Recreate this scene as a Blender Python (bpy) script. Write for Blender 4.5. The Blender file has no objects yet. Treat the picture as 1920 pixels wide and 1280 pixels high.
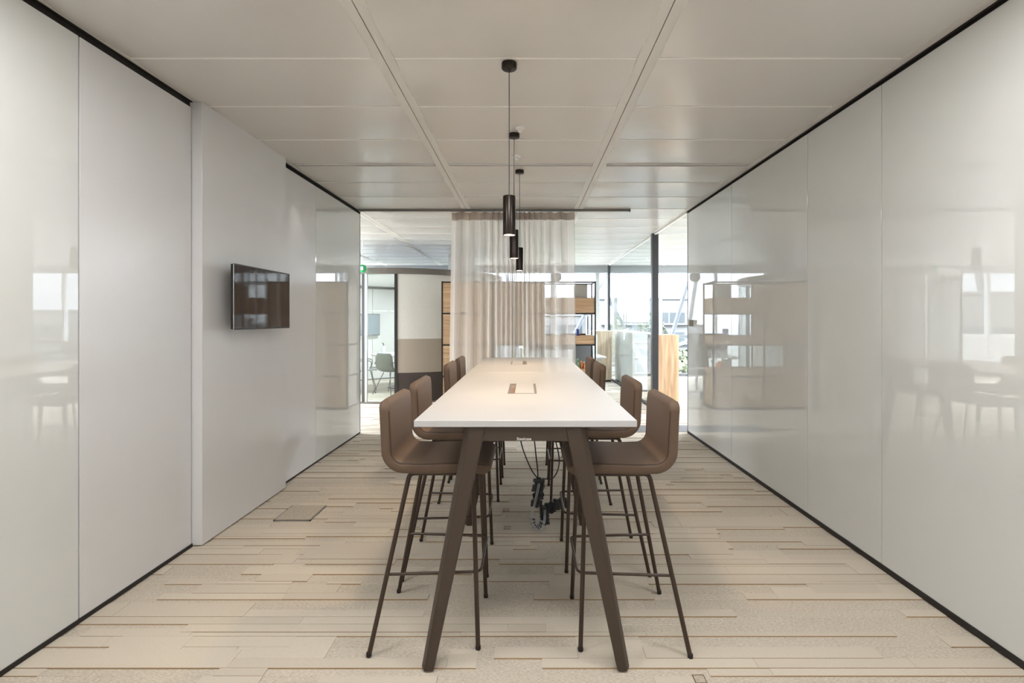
import bpy, bmesh, math, random
from mathutils import Vector, Matrix, noise
C = bpy.context.scene.collection
SC = bpy.context.scene
random.seed(7)
PI = math.pi
EYE = 1.467

# ------------------------------------------------------------------ camera
cam_d = bpy.data.cameras.new('camera')
cam_d.sensor_width = 36
cam_d.lens = 920 / 1920 * 36
cam_d.shift_x = -28 / 1920
cam_d.shift_y = -40 / 1920
cam_d.clip_start = 0.02
cam_d.clip_end = 600
cam = bpy.data.objects.new('camera', cam_d)
C.objects.link(cam)
cam.location = (0, 0, EYE)
cam.rotation_euler = (PI / 2, 0, 0)
SC.camera = cam

# ------------------------------------------------------------------ view + sky
SC.view_settings.view_transform = 'Standard'
SC.view_settings.look = 'None'
SC.view_settings.gamma = 1
SC.view_settings.exposure = 0.80
SC.view_settings.use_curve_mapping = False
SKY = 3.4            # horizon radiance; an overcast sky is brighter towards the zenith
ZENITH = 6.5
w = bpy.data.worlds.new('sky')
SC.world = w
w.use_nodes = True
nt = w.node_tree
nt.nodes.clear()
out = nt.nodes.new('ShaderNodeOutputWorld')
bg = nt.nodes.new('ShaderNodeBackground')
tc = nt.nodes.new('ShaderNodeTexCoord')
mp = nt.nodes.new('ShaderNodeMapping')
mp.inputs['Scale'].default_value = (1, 1, 3.2)
nz = nt.nodes.new('ShaderNodeTexNoise')
nz.inputs['Scale'].default_value = 3.1
nz.inputs['Detail'].default_value = 6
cr = nt.nodes.new('ShaderNodeValToRGB')
cr.color_ramp.elements[0].position = 0.36
cr.color_ramp.elements[0].color = (0.56, 0.66, 0.80, 1)
cr.color_ramp.elements[1].position = 0.62
cr.color_ramp.elements[1].color = (0.91, 0.955, 1.0, 1)
nt.links.new(tc.outputs['Generated'], mp.inputs['Vector'])
nt.links.new(mp.outputs['Vector'], nz.inputs['Vector'])
nt.links.new(nz.outputs['Fac'], cr.inputs['Fac'])
nt.links.new(cr.outputs['Color'], bg.inputs['Color'])
sx = nt.nodes.new('ShaderNodeSeparateXYZ')
nt.links.new(tc.outputs['Generated'], sx.inputs[0])
gz = nt.nodes.new('ShaderNodeMapRange')
gz.inputs['From Min'].default_value = .12; gz.inputs['From Max'].default_value = .8
gz.inputs['To Min'].default_value = SKY; gz.inputs['To Max'].default_value = SKY * ZENITH
nt.links.new(sx.outputs['Z'], gz.inputs['Value'])
nt.links.new(gz.outputs[0], bg.inputs['Strength'])
nt.links.new(bg.outputs['Background'], out.inputs['Surface'])

sun_d = bpy.data.lights.new('sun', 'SUN')
sun_d.energy = 4.0
sun_d.angle = math.radians(3)
sun_d.color = (1.0, 0.95, 0.88)
sun = bpy.data.objects.new('sun', sun_d)
C.objects.link(sun)
sun.rotation_euler = (math.radians(50), 0, math.radians(-25))

PENDANT_W = 26.0     # watt per pendant
FILL_W = 10.0      # watt per unseen fill panel added behind the camera
DOWN_W = 5.0
OPEN_FILL_W = 300.0  # watt of the fill panels added out of view over the open office

# ------------------------------------------------------------------ helpers
def srgb(r, g, b):
    f = lambda c: (c / 255 / 12.92) if c / 255 <= 0.04045 else ((c / 255 + 0.055) / 1.055) ** 2.4
    return (f(r), f(g), f(b), 1)

def mat(name, col, rough=0.5, metal=0.0, spec=0.5, noise_scale=None, noise_amt=0.1, bump=0.0, bump_scale=None,
        emit=None, emit_s=0.0, stretch=None, sheen=0.0, coat=0.0):
    m = bpy.data.materials.new(name)
    m.use_nodes = True
    nt = m.node_tree
    p = nt.nodes['Principled BSDF']
    p.inputs['Base Color'].default_value = col
    p.inputs['Roughness'].default_value = rough
    p.inputs['Metallic'].default_value = metal
    p.inputs['Specular IOR Level'].default_value = spec
    if sheen: p.inputs['Sheen Weight'].default_value = sheen
    if coat: p.inputs['Coat Weight'].default_value = coat
    if emit:
        p.inputs['Emission Color'].default_value = emit
        p.inputs['Emission Strength'].default_value = emit_s
    tc = nt.nodes.new('ShaderNodeTexCoord')
    mp = nt.nodes.new('ShaderNodeMapping')
    nt.links.new(tc.outputs['Object'], mp.inputs['Vector'])
    if stretch: mp.inputs['Scale'].default_value = stretch
    n = nt.nodes.new('ShaderNodeTexNoise')
    n.inputs['Scale'].default_value = noise_scale or 6
    n.inputs['Detail'].default_value = 4
    nt.links.new(mp.outputs['Vector'], n.inputs['Vector'])
    mx = nt.nodes.new('ShaderNodeMix')
    mx.data_type = 'RGBA'
    a = noise_amt if noise_scale else 0.02
    mx.inputs[6].default_value = tuple(max(0, c * (1 - a)) for c in col[:3]) + (1,)
    mx.inputs[7].default_value = tuple(min(1, c * (1 + a)) for c in col[:3]) + (1,)
    nt.links.new(n.outputs['Fac'], mx.inputs[0])
    nt.links.new(mx.outputs[2], p.inputs['Base Color'])
    if bump:
        n2 = nt.nodes.new('ShaderNodeTexNoise')
        n2.inputs['Scale'].default_value = bump_scale or 400
        n2.inputs['Detail'].default_value = 3
        nt.links.new(mp.outputs['Vector'], n2.inputs['Vector'])
        b = nt.nodes.new('ShaderNodeBump')
        b.inputs['Strength'].default_value = bump
        b.inputs['Distance'].default_value = 0.002
        nt.links.new(n2.outputs['Fac'], b.inputs['Height'])
        nt.links.new(b.outputs['Normal'], p.inputs['Normal'])
    return m

def wood(name, c1, c2, grain='Z', rough=0.5):
    m = bpy.data.materials.new(name)
    m.use_nodes = True
    nt = m.node_tree
    p = nt.nodes['Principled BSDF']
    p.inputs['Roughness'].default_value = rough
    tc = nt.nodes.new('ShaderNodeTexCoord')
    mp = nt.nodes.new('ShaderNodeMapping')
    s = {'Z': (9, 9, 0.7), 'X': (0.7, 9, 14)}[grain]
    mp.inputs['Scale'].default_value = s
    n = nt.nodes.new('ShaderNodeTexNoise')
    n.inputs['Scale'].default_value = 2.2
    n.inputs['Detail'].default_value = 7
    n.inputs['Distortion'].default_value = 0.4
    r = nt.nodes.new('ShaderNodeValToRGB')
    r.color_ramp.elements[0].position = 0.36
    r.color_ramp.elements[0].color = c1
    r.color_ramp.elements[1].position = 0.66
    r.color_ramp.elements[1].color = c2
    nt.links.new(tc.outputs['Object'], mp.inputs['Vector'])
    nt.links.new(mp.outputs['Vector'], n.inputs['Vector'])
    nt.links.new(n.outputs['Fac'], r.inputs['Fac'])
    nt.links.new(r.outputs['Color'], p.inputs['Base Color'])
    return m

def glass_mat(name, tint=(0.94, 0.97, 0.97, 1), f0=0.05):
    """thin architectural glass: clear transmission plus angle-dependent mirror reflection"""
    m = bpy.data.materials.new(name)
    m.use_nodes = True
    nt = m.node_tree
    nt.nodes.clear()
    o = nt.nodes.new('ShaderNodeOutputMaterial')
    t = nt.nodes.new('ShaderNodeBsdfTransparent')
    t.inputs['Color'].default_value = tint
    g = nt.nodes.new('ShaderNodeBsdfGlossy')
    g.inputs['Roughness'].default_value = 0.0
    lw = nt.nodes.new('ShaderNodeLayerWeight')
    lw.inputs['Blend'].default_value = 0.5
    pw = nt.nodes.new('ShaderNodeMath'); pw.operation = 'POWER'; pw.inputs[1].default_value = 5
    ma = nt.nodes.new('ShaderNodeMath'); ma.operation = 'MULTIPLY_ADD'
    ma.inputs[1].default_value = 0.9; ma.inputs[2].default_value = f0
    mx = nt.nodes.new('ShaderNodeMixShader')
    nt.links.new(lw.outputs['Facing'], pw.inputs[0])
    nt.links.new(pw.outputs[0], ma.inputs[0])
    nt.links.new(ma.outputs[0], mx.inputs[0])
    nt.links.new(t.outputs[0], mx.inputs[1])
    nt.links.new(g.outputs[0], mx.inputs[2])
    nt.links.new(mx.outputs[0], o.inputs['Surface'])
    return m

def sheer_mat(name, col, opacity, trans=0.5):
    m = bpy.data.materials.new(name)
    m.use_nodes = True
    nt = m.node_tree
    nt.nodes.clear()
    o = nt.nodes.new('ShaderNodeOutputMaterial')
    t = nt.nodes.new('ShaderNodeBsdfTransparent')
    d = nt.nodes.new('ShaderNodeBsdfDiffuse'); d.inputs['Color'].default_value = col
    tr = nt.nodes.new('ShaderNodeBsdfTranslucent'); tr.inputs['Color'].default_value = col
    m1 = nt.nodes.new('ShaderNodeMixShader'); m1.inputs[0].default_value = trans
    m2 = nt.nodes.new('ShaderNodeMixShader')
    # a woven sheer closes up when it is seen edge-on
    lw = nt.nodes.new('ShaderNodeLayerWeight'); lw.inputs['Blend'].default_value = 0.5
    mr = nt.nodes.new('ShaderNodeMapRange')
    mr.inputs['From Min'].default_value = 0.0; mr.inputs['From Max'].default_value = 0.85
    mr.inputs['To Min'].default_value = opacity; mr.inputs['To Max'].default_value = 0.93
    nt.links.new(lw.outputs['Facing'], mr.inputs['Value'])
    nt.links.new(mr.outputs[0], m2.inputs[0])
    nt.links.new(d.outputs[0], m1.inputs[1])
    nt.links.new(tr.outputs[0], m1.inputs[2])
    nt.links.new(t.outputs[0], m2.inputs[1])
    nt.links.new(m1.outputs[0], m2.inputs[2])
    nt.links.new(m2.outputs[0], o.inputs['Surface'])
    return m

class MB:
    def __init__(s):
        s.bm = bmesh.new()
    def box(s, x0, x1, y0, y1, z0, z1, bevel=0.0, seg=2):
        r = bmesh.ops.create_cube(s.bm, size=1)
        vs = r['verts']
        for v in vs:
            v.co = Vector((x0 + (v.co.x + .5) * (x1 - x0), y0 + (v.co.y + .5) * (y1 - y0), z0 + (v.co.z + .5) * (z1 - z0)))
        if bevel:
            es = list({e for v in vs for e in v.link_edges})
            bmesh.ops.bevel(s.bm, geom=es, offset=bevel, segments=seg, affect='EDGES', profile=.5)
        return s
    def cyl(s, x, y, z0, z1, r, r2=None, n=24, bevel=0):
        r2 = r if r2 is None else r2
        ring = lambda z, rr: [s.bm.verts.new((x + rr * math.cos(2 * PI * i / n), y + rr * math.sin(2 * PI * i / n), z)) for i in range(n)]
        prof = [(z0, r), (z1, r2)]
        if bevel:
            prof = [(z0, r - bevel), (z0 + bevel, r), (z1 - bevel, r2), (z1, r2 - bevel)]
        rs = [ring(z, rr) for z, rr in prof]
        for a, b in zip(rs[:-1], rs[1:]):
            for i in range(n):
                s.bm.faces.new((a[i], a[(i + 1) % n], b[(i + 1) % n], b[i]))
        s.bm.faces.new(rs[0][::-1]); s.bm.faces.new(rs[-1])
        return s
    def lathe(s, x, y, prof, n=24, cap=True):
        rs = [[s.bm.verts.new((x + rr * math.cos(2 * PI * i / n), y + rr * math.sin(2 * PI * i / n), z)) for i in range(n)] for rr, z in prof]
        for a, b in zip(rs[:-1], rs[1:]):
            for i in range(n):
                s.bm.faces.new((a[i], a[(i + 1) % n], b[(i + 1) % n], b[i]))
        if cap:
            s.bm.faces.new(rs[0][::-1]); s.bm.faces.new(rs[-1])
        return s
    def loft(s, rings, cap=True, closed=True):
        rs = [[s.bm.verts.new(p) for p in r] for r in rings]
        n = len(rs[0])
        for a, b in zip(rs[:-1], rs[1:]):
            for i in range(n if closed else n - 1):
                s.bm.faces.new((a[i], a[(i + 1) % n], b[(i + 1) % n], b[i]))
        if cap:
            s.bm.faces.new(rs[0][::-1]); s.bm.faces.new(rs[-1])
        return s
    def tube(s, pts, r, n=10, r_end=None):
        pts = [Vector(p) for p in pts]
        rings = []
        t0 = (pts[1] - pts[0]).normalized()
        up = Vector((0, 0, 1)) if abs(t0.z) < .9 else Vector((1, 0, 0))
        u = t0.cross(up).normalized()
        for i, p in enumerate(pts):
            if i == 0: t = (pts[1] - p)
            elif i == len(pts) - 1: t = p - pts[i - 1]
            else: t = (pts[i + 1] - p).normalized() + (p - pts[i - 1]).normalized()
            t.normalize()
            u = (u - t * u.dot(t)).normalized()
            v = t.cross(u)
            rr = r if r_end is None else r + (r_end - r) * i / (len(pts) - 1)
            rings.append([p + (u * math.cos(2 * PI * k / n) + v * math.sin(2 * PI * k / n)) * rr for k in range(n)])
        return s.loft(rings)
    def quad(s, a, b, c, d):
        s.bm.faces.new([s.bm.verts.new(p) for p in (a, b, c, d)])
        return s
    def prism(s, poly, y0, y1):
        """poly in xz, extruded along y"""
        a = [s.bm.verts.new((x, y0, z)) for x, z in poly]
        b = [s.bm.verts.new((x, y1, z)) for x, z in poly]
        n = len(poly)
        for i in range(n):
            s.bm.faces.new((a[i], a[(i + 1) % n], b[(i + 1) % n], b[i]))
        s.bm.faces.new(a[::-1]); s.bm.faces.new(b)
        return s
    def build(s, name, material, parent=None, smooth=False, angle=40):
        bmesh.ops.recalc_face_normals(s.bm, faces=s.bm.faces)
        me = bpy.data.meshes.new(name)
        if smooth:
            for f in s.bm.faces: f.smooth = True
            lim = math.radians(angle)
            for e in s.bm.edges:
                if len(e.link_faces) == 2 and e.calc_face_angle(0) > lim: e.smooth = False
        s.bm.to_mesh(me); s.bm.free()
        if material: me.materials.append(material)
        o = bpy.data.objects.new(name, me)
        C.objects.link(o)
        if parent: o.parent = parent
        return o

def smooth_path(pts, sub=6):
    P = [Vector(p) for p in pts]
    P = [P[0] * 2 - P[1]] + P + [P[-1] * 2 - P[-2]]
    r = []
    for i in range(1, len(P) - 2):
        for k in range(sub):
            t = k / sub
            a, b, c, d = P[i - 1], P[i], P[i + 1], P[i + 2]
            r.append(.5 * ((2 * b) + (c - a) * t + (2 * a - 5 * b + 4 * c - d) * t * t + (3 * b - a - 3 * c + d) * t ** 3))
    r.append(P[-2])
    return r

def fillet(pts, rad, n=5):
    """round the inner corners of a polyline"""
    P = [Vector(p) for p in pts]
    r = [P[0]]
    for i in range(1, len(P) - 1):
        a = (P[i - 1] - P[i]); b = (P[i + 1] - P[i])
        d = min(rad, a.length * .49, b.length * .49)
        p0 = P[i] + a.normalized() * d; p1 = P[i] + b.normalized() * d
        for k in range(n + 1):
            t = k / n
            r.append(p0 * (1 - t) ** 2 + P[i] * 2 * t * (1 - t) + p1 * t * t)
    r.append(P[-1])
    return r

def tag(o, label=None, cat=None, group=None, kind=None):
    if label: o['label'] = label
    if cat: o['category'] = cat
    if group: o['group'] = group
    if kind: o['kind'] = kind
    return o
def thing(name, label, cat, loc=(0, 0, 0), rz=0, group=None):
    o = bpy.data.objects.new(name, None)
    o.empty_display_size = .05
    C.objects.link(o)
    o.location = loc; o.rotation_euler = (0, 0, rz)
    return tag(o, label, cat, group)
def struct(o): return tag(o, kind='structure')
def copy_tree(o, parent=None):
    c = o.copy(); C.objects.link(c)
    if parent: c.parent = parent
    for ch in list(o.children): copy_tree(ch, c)
    return c

# ------------------------------------------------------------------ materials
M = {}
M['glass'] = glass_mat('clear_glass')
M['facade_glass'] = glass_mat('facade_glass', (0.97, 0.98, 0.98, 1), 0.03)
M['black'] = mat('black_metal', (0.012, 0.011, 0.011, 1), .35)
M['blacktrim'] = mat('black_trim', (0.012, 0.009, 0.008, 1), .6)
M['glasspanel'] = mat('white_lacquered_glass', (0.66, 0.675, 0.665, 1), .012, spec=.9)
M['satin'] = mat('white_satin_enamel', (0.68, 0.68, 0.69, 1), .26, spec=.6)
M['white'] = mat('white_paint', (0.78, 0.78, 0.77, 1), .6)
M['ceil'] = mat('ceiling_metal_panel', (0.66, 0.64, 0.615, 1), .24, spec=1.0)
M['runner'] = mat('ceiling_runner_paint', (0.72, 0.70, 0.67, 1), .45)
M['alu'] = mat('brushed_aluminium', (0.5, 0.5, 0.5, 1), .3, metal=1)
M['grey'] = mat('grey_metal', (0.04, 0.041, 0.045, 1), .4, metal=.3)
M['chrome'] = mat('chrome', (0.7, 0.7, 0.7, 1), .12, metal=1)
M['table'] = mat('table_laminate', (0.48, 0.48, 0.485, 1), .28, spec=.45)
M['bronze'] = mat('bronze_powder_coat', (0.058, 0.040, 0.029, 1), .42, metal=.15)
M['bronze_tube'] = mat('bronze_tube', (0.050, 0.032, 0.023, 1), .33, metal=.3)
M['fabric'] = mat('brown_melange_fabric', (0.108, 0.066, 0.041, 1), .62, noise_scale=420, noise_amt=.55, bump=.3, bump_scale=700, sheen=.08)
M['pendant'] = mat('pendant_black_bronze', (0.016, 0.009, 0.006, 1), .28, metal=.5)
M['white_emit'] = mat('warm_lamp', (1, 1, 1, 1), .5, emit=(1, .80, .56, 1), emit_s=14)
M['fill_emit'] = mat('fill_panel_glow', (1, 1, 1, 1), .5, emit=(1, .985, .97, 1), emit_s=5)  # glow of the added fill panels and the pod disc
M['oak'] = wood('oak_veneer', srgb(176, 142, 108), srgb(208, 178, 144), 'X')
M['oakv'] = wood('oak_veneer_vertical', srgb(166, 134, 104), srgb(200, 170, 138), 'Z')
M['oakpale'] = wood('pale_oak_vertical', srgb(176, 156, 134), srgb(208, 192, 170), 'Z')
M['felt1'] = mat('light_grey_felt', (0.60, 0.59, 0.56, 1), .95, noise_scale=260, noise_amt=.25, stretch=(1, 1, .35))
M['felt2'] = mat('beige_felt', (0.34, 0.29, 0.245, 1), .95, noise_scale=300, noise_amt=.15)
M['felt3'] = mat('charcoal_brown_felt', (0.055, 0.042, 0.038, 1), .95, noise_scale=240, noise_amt=.8)
M['rim'] = mat('bronze_rim', (0.17, 0.155, 0.14, 1), .35, metal=.5)
M['sheer'] = sheer_mat('sheer_voile', (0.80, 0.77, 0.74, 1), 0.45, .60)
M['sheer_head'] = sheer_mat('voile_header_tape', (0.42, 0.34, 0.29, 1), 0.92, .4)
M['screen'] = mat('tv_screen', (0.030, 0.014, 0.009, 1), .04, spec=.5)
M['olive'] = mat('olive_plastic', (0.045, 0.05, 0.026, 1), .4)
M['teal'] = mat('teal_reflection_tint', (0.008, 0.055, 0.055, 1), .4)
M['blue'] = mat('blue_cover', (0.03, 0.05, 0.30, 1), .5)
M['red'] = mat('red_cover', (0.40, 0.03, 0.03, 1), .5)
M['orange'] = mat('orange_cover', (0.70, 0.22, 0.04, 1), .5)
M['green'] = mat('green_cover', (0.12, 0.25, 0.08, 1), .5)
M['boxgrey'] = mat('grey_card', (0.42, 0.40, 0.36, 1), .7)
M['dark'] = mat('charcoal_plastic', (0.03, 0.033, 0.037, 1), .4)
M['cord'] = mat('black_cord', (0.012, 0.012, 0.012, 1), .45)
M['lightplastic'] = mat('silver_plastic', (0.45, 0.46, 0.47, 1), .3, metal=.4)
M['offwhite'] = mat('whiteboard_panel', (0.82, 0.85, 0.88, 1), .35)
M['mesh'] = mat('grey_mesh_fabric', (0.12, 0.13, 0.14, 1), .7)
M['bldg'] = mat('white_render', (0.095, 0.096, 0.097, 1), .8, noise_scale=.4, noise_amt=.05)
M['bldgwin'] = mat('window_band_glass', (0.022, 0.03, 0.036, 1), .5)
M['town'] = mat('town_wall', (0.09, 0.09, 0.09, 1), .9, noise_scale=.3, noise_amt=.3)
M['ground'] = mat('street_ground', (0.06, 0.065, 0.055, 1), .9, noise_scale=.08, noise_amt=.4)
M['leaf'] = mat('tree_leaf', (0.05, 0.06, 0.028, 1), .7, noise_scale=1.2, noise_amt=.45)
M['bark'] = mat('tree_bark', (0.12, 0.09, 0.06, 1), .9)
M['steel_brace'] = mat('painted_steel', (0.16, 0.175, 0.20, 1), .5)
M['socket'] = mat('socket_brown', (0.16, 0.085, 0.05, 1), .4)
M['sock_edge'] = mat('power_box_frame', (0.22, 0.21, 0.205, 1), .35, metal=.4)
M['exit'] = mat('exit_green', (0.02, 0.35, 0.12, 1), .4, emit=(0.05, .8, .3, 1), emit_s=.7)
M['exitwhite'] = mat('exit_white', (.8, .85, .82, 1), .4, emit=(.9, 1, .95, 1), emit_s=.15)
M['logo'] = mat('logo_grey', (0.60, 0.58, 0.55, 1), .5)
M['slot'] = mat('slot_grey', (0.24, 0.22, 0.20, 1), .6)
M['mat'] = mat('grey_threshold', (0.16, 0.16, 0.165, 1), .9, noise_scale=120, noise_amt=.3)
M['clear_plastic'] = mat('translucent_bottle', (0.72, 0.80, 0.82, 1), .15)

# carpet material: tone and pile come from face attributes
def carpet_mat():
    m = bpy.data.materials.new('tufted_carpet')
    m.use_nodes = True
    nt = m.node_tree
    p = nt.nodes['Principled BSDF']
    p.inputs['Roughness'].default_value = .95
    p.inputs['Specular IOR Level'].default_value = .15
    p.inputs['Sheen Weight'].default_value = .15
    at = nt.nodes.new('ShaderNodeAttribute'); at.attribute_name = 'tone'
    pl = nt.nodes.new('ShaderNodeAttribute'); pl.attribute_name = 'pile'
    tc = nt.nodes.new('ShaderNodeTexCoord')
    mp = nt.nodes.new('ShaderNodeMapping'); mp.inputs['Scale'].default_value = (.34, 1.5, 1)
    nt.links.new(tc.outputs['Object'], mp.inputs['Vector'])
    n1 = nt.nodes.new('ShaderNodeTexNoise'); n1.inputs['Scale'].default_value = 210; n1.inputs['Detail'].default_value = 4
    nt.links.new(mp.outputs['Vector'], n1.inputs['Vector'])
    n2 = nt.nodes.new('ShaderNodeTexNoise'); n2.inputs['Scale'].default_value = 2.5; n2.inputs['Detail'].default_value = 3
    nt.links.new(tc.outputs['Object'], n2.inputs['Vector'])
    base = nt.nodes.new('ShaderNodeMix'); base.data_type = 'RGBA'
    base.inputs[6].default_value = (0.465, 0.41, 0.335, 1)
    base.inputs[7].default_value = (0.575, 0.515, 0.43, 1)
    nt.links.new(at.outputs['Fac'], base.inputs[0])
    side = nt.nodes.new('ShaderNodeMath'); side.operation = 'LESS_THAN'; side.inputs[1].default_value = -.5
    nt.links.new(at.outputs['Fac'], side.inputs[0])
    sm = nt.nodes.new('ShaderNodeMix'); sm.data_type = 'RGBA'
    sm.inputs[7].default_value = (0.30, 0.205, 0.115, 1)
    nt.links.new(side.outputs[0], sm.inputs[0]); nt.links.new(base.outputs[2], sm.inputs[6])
    grain = nt.nodes.new('ShaderNodeMapRange')
    grain.inputs['From Min'].default_value = .3; grain.inputs['From Max'].default_value = .7
    grain.inputs['To Min'].default_value = .68; grain.inputs['To Max'].default_value = 1.18
    nt.links.new(n1.outputs['Fac'], grain.inputs['Value'])
    # the loop pile shows more grain than the cut pile
    gm = nt.nodes.new('ShaderNodeMix'); gm.data_type = 'FLOAT'
    nt.links.new(pl.outputs['Fac'], gm.inputs[0])
    nt.links.new(grain.outputs[0], gm.inputs[2])
    g2 = nt.nodes.new('ShaderNodeMapRange')
    g2.inputs['To Min'].default_value = .88; g2.inputs['To Max'].default_value = 1.12
    nt.links.new(n1.outputs['Fac'], g2.inputs['Value'])
    nt.links.new(g2.outputs[0], gm.inputs[3])
    mul = nt.nodes.new('ShaderNodeVectorMath'); mul.operation = 'SCALE'
    nt.links.new(sm.outputs[2], mul.inputs[0])
    nt.links.new(gm.outputs[0], mul.inputs['Scale'])
    nt.links.new(mul.outputs[0], p.inputs['Base Color'])
    b = nt.nodes.new('ShaderNodeBump'); b.inputs['Strength'].default_value = .55; b.inputs['Distance'].default_value = .004
    nt.links.new(n1.outputs['Fac'], b.inputs['Height'])
    nt.links.new(b.outputs['Normal'], p.inputs['Normal'])
    return m
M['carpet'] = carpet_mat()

# ------------------------------------------------------------------ room shell
XL, XR, H = -2.17, 2.09, 2.887
YE = 6.38          # where the two partition walls end
YF = 12.9          # glazed facade
YB = -2.6          # back wall
XA, XB = -12.0, 12.0

def make_floor():
    bm = bmesh.new()
    tone = []; pile = []
    def addbox(x0, x1, y0, y1, zt, zb, t, pl):
        v = [bm.verts.new(p) for p in ((x0, y0, zb), (x1, y0, zb), (x1, y1, zb), (x0, y1, zb),
                                       (x0 + .001, y0 + .002, zt), (x1 - .001, y0 + .002, zt), (x1 - .001, y1 - .001, zt), (x0 + .001, y1 - .001, zt))]
        for k, f in enumerate(((4, 5, 6, 7), (0, 1, 5, 4), (1, 2, 6, 5), (2, 3, 7, 6), (3, 0, 4, 7))):
            # camera-facing side only: brown yarn roots with groove shade painted in
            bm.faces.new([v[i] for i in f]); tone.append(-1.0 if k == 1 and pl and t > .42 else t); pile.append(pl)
    zl = -.0055                       # loop level; cut-pile blocks rise to 0
    q = bm.faces.new([bm.verts.new(p) for p in ((XA, YB, zl), (XB, YB, zl), (XB, YF + .1, zl), (XA, YF + .1, zl))])
    tone.append(.7); pile.append(0)
    rnd = random.Random(11)
    y = 1.5
    while y < 12.7:
        th = rnd.choice((.03, .045, .06, .06, .075, .09))
        x = -6.0 - rnd.random()
        while x < 4.6:
            L = rnd.choice((.12, .2, .3, .45, .6, .8, 1.1, 1.5)) * rnd.uniform(.8, 1.2)
            k = noise.noise(Vector((x * .9, y * 2.3, 3.1)))
            if rnd.random() < .50 + 1.1 * k:
                y1 = y + th * (1 if rnd.random() < .75 else 2)
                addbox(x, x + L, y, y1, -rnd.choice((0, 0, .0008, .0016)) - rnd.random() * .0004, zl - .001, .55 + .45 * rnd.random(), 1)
            else:
                if rnd.random() < .6:
                    addbox(x, x + L, y + .001, y + th - .001, zl + rnd.uniform(.0008, .002), zl - .001, .5 + .5 * rnd.random(), 0)
            x += L
        y += th
    bmesh.ops.recalc_face_normals(bm, faces=bm.faces)
    me = bpy.data.meshes.new('floor')
    bm.to_mesh(me); bm.free()
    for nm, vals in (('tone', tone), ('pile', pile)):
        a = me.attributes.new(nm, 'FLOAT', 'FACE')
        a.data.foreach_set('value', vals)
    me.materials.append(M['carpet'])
    o = bpy.data.objects.new('floor', me); C.objects.link(o)
    return struct(o)
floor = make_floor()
struct(MB().box(XA - .3, XB + .3, YB - .3, YF + .4, -.35, -.02).build('trim_1', M['white']))

# ceiling: cambered metal panels between runners
RUN = [-.775 - 1.43 * k for k in range(8, 0, -1)] + [-.775 + 1.43 * k for k in range(0, 9)]
PY0 = 2.66 - .6 * 8
def make_ceiling():
    b = MB()
    ys = []
    y = PY0
    while y < YF:
        ys.append((y, min(y + .6, YF))); y += .6
    n = 6
    for r0, r1 in zip(RUN[:-1], RUN[1:]):
        x0, x1 = r0 + .052, r1 - .052
        for y0, y1 in ys:
            rows = []
            for k in range(n + 1):
                t = k / n
                yy = y0 + .004 + (y1 - y0 - .008) * t
                z = H - .008 * (1 - (2 * t - 1) ** 2)
                rows.append((yy, z))
            # small lip at each side
            rows = [(y0 + .004, H + .012)] + rows + [(y1 - .004, H + .012)]
            vs = [[b.bm.verts.new((x, yy, z)) for x in (x0, x1)] for yy, z in rows]
            for a, c in zip(vs[:-1], vs[1:]):
                b.bm.faces.new((a[0], a[1], c[1], c[0]))
    pass
    b.box(XA - .3, XB + .3, YB - .3, YF + .1, H + .03, H + .35)
    return struct(b.build('ceiling', M['ceil'], None, True, 15))
ceiling = make_ceiling()
tr = MB()
for r in RUN:
    if r < XA or r > XB: continue
    for s in (-1, 1):
        a, c = (r - .0575, r - .003) if s < 0 else (r + .003, r + .0575)
        tr.box(a, c, YB, YF, H - .006, H + .02)
runners = struct(tr.build('trim_2', M['runner']))
tr = MB()
for r in RUN:
    if XA < r < XB: tr.box(r - .004, r + .004, YB, YF, H + .004, H + .012)
struct(tr.build('trim_3', M['slot']))
tr = MB()
for a, c in zip(RUN[:-1], RUN[1:]):
    y = PY0 + .6
    while y < YF - .1:
        if abs(y - 4.46) > .05: tr.box(a + .058, c - .058, y - .006, y + .006, H - .003, H + .02)
        y += .6
struct(tr.build('trim_21', mat('panel_edge_white', (0.86, 0.84, 0.80, 1), .4)))
# linear air / light slots in the joint at 4.46 m
tr = MB()
for a, c in ((-2.10, -.84), (-.71, .60), (.73, 2.02)):
    tr.box(a, c, 4.455, 4.462, H - .012, H + .01)
    tr.box(a, c, 4.494, 4.501, H - .012, H + .01)
struct(tr.build('trim_4', M['white']))
tr = MB()
for a, c in ((-2.10, -.84), (-.71, .60), (.73, 2.02)):
    tr.box(a, c, 4.462, 4.494, H - .0045, H + .01)
struct(tr.build('trim_5', M['slot']))

# left partition: backing wall plus cladding panels
wl = struct(MB().box(XL - .11, XL - .016, YB, YE - .01, 0, H).build('wall_left', M['blacktrim']))
def panel(name, m, x0, x1, y0, y1, z0, z1, parent, bev=.002):
    return MB().box(x0, x1, y0, y1, z0, z1, bevel=bev).build(name, m, parent)
ZT = H - .045
panel('glass_panel', M['glasspanel'], XL - .016, XL, .96, 2.374, .014, ZT, wl)
panel('glass_panel', M['glasspanel'], XL - .016, XL, YB, .954, .014, ZT, wl)
panel('enamel_panel', M['satin'], XL - .016, XL, 2.382, 3.172, .014, ZT, wl)
panel('raised_panel', M['satin'], XL - .016, XL + .065, 3.180, 4.285, .008, H - .004, wl, .003)
panel('enamel_panel', M['satin'], XL - .016, XL, 4.289, 5.04, .014, ZT, wl)
panel('glass_panel', M['glasspanel'], XL - .016, XL, 5.046, YE, .014, ZT, wl)
struct(MB().box(XL - .02, XL + .005, YB, 3.178, 0, .022).box(XL - .02, XL + .004, 4.289, YE, 0, .014).build('baseboard_left', M['blacktrim']))
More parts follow.
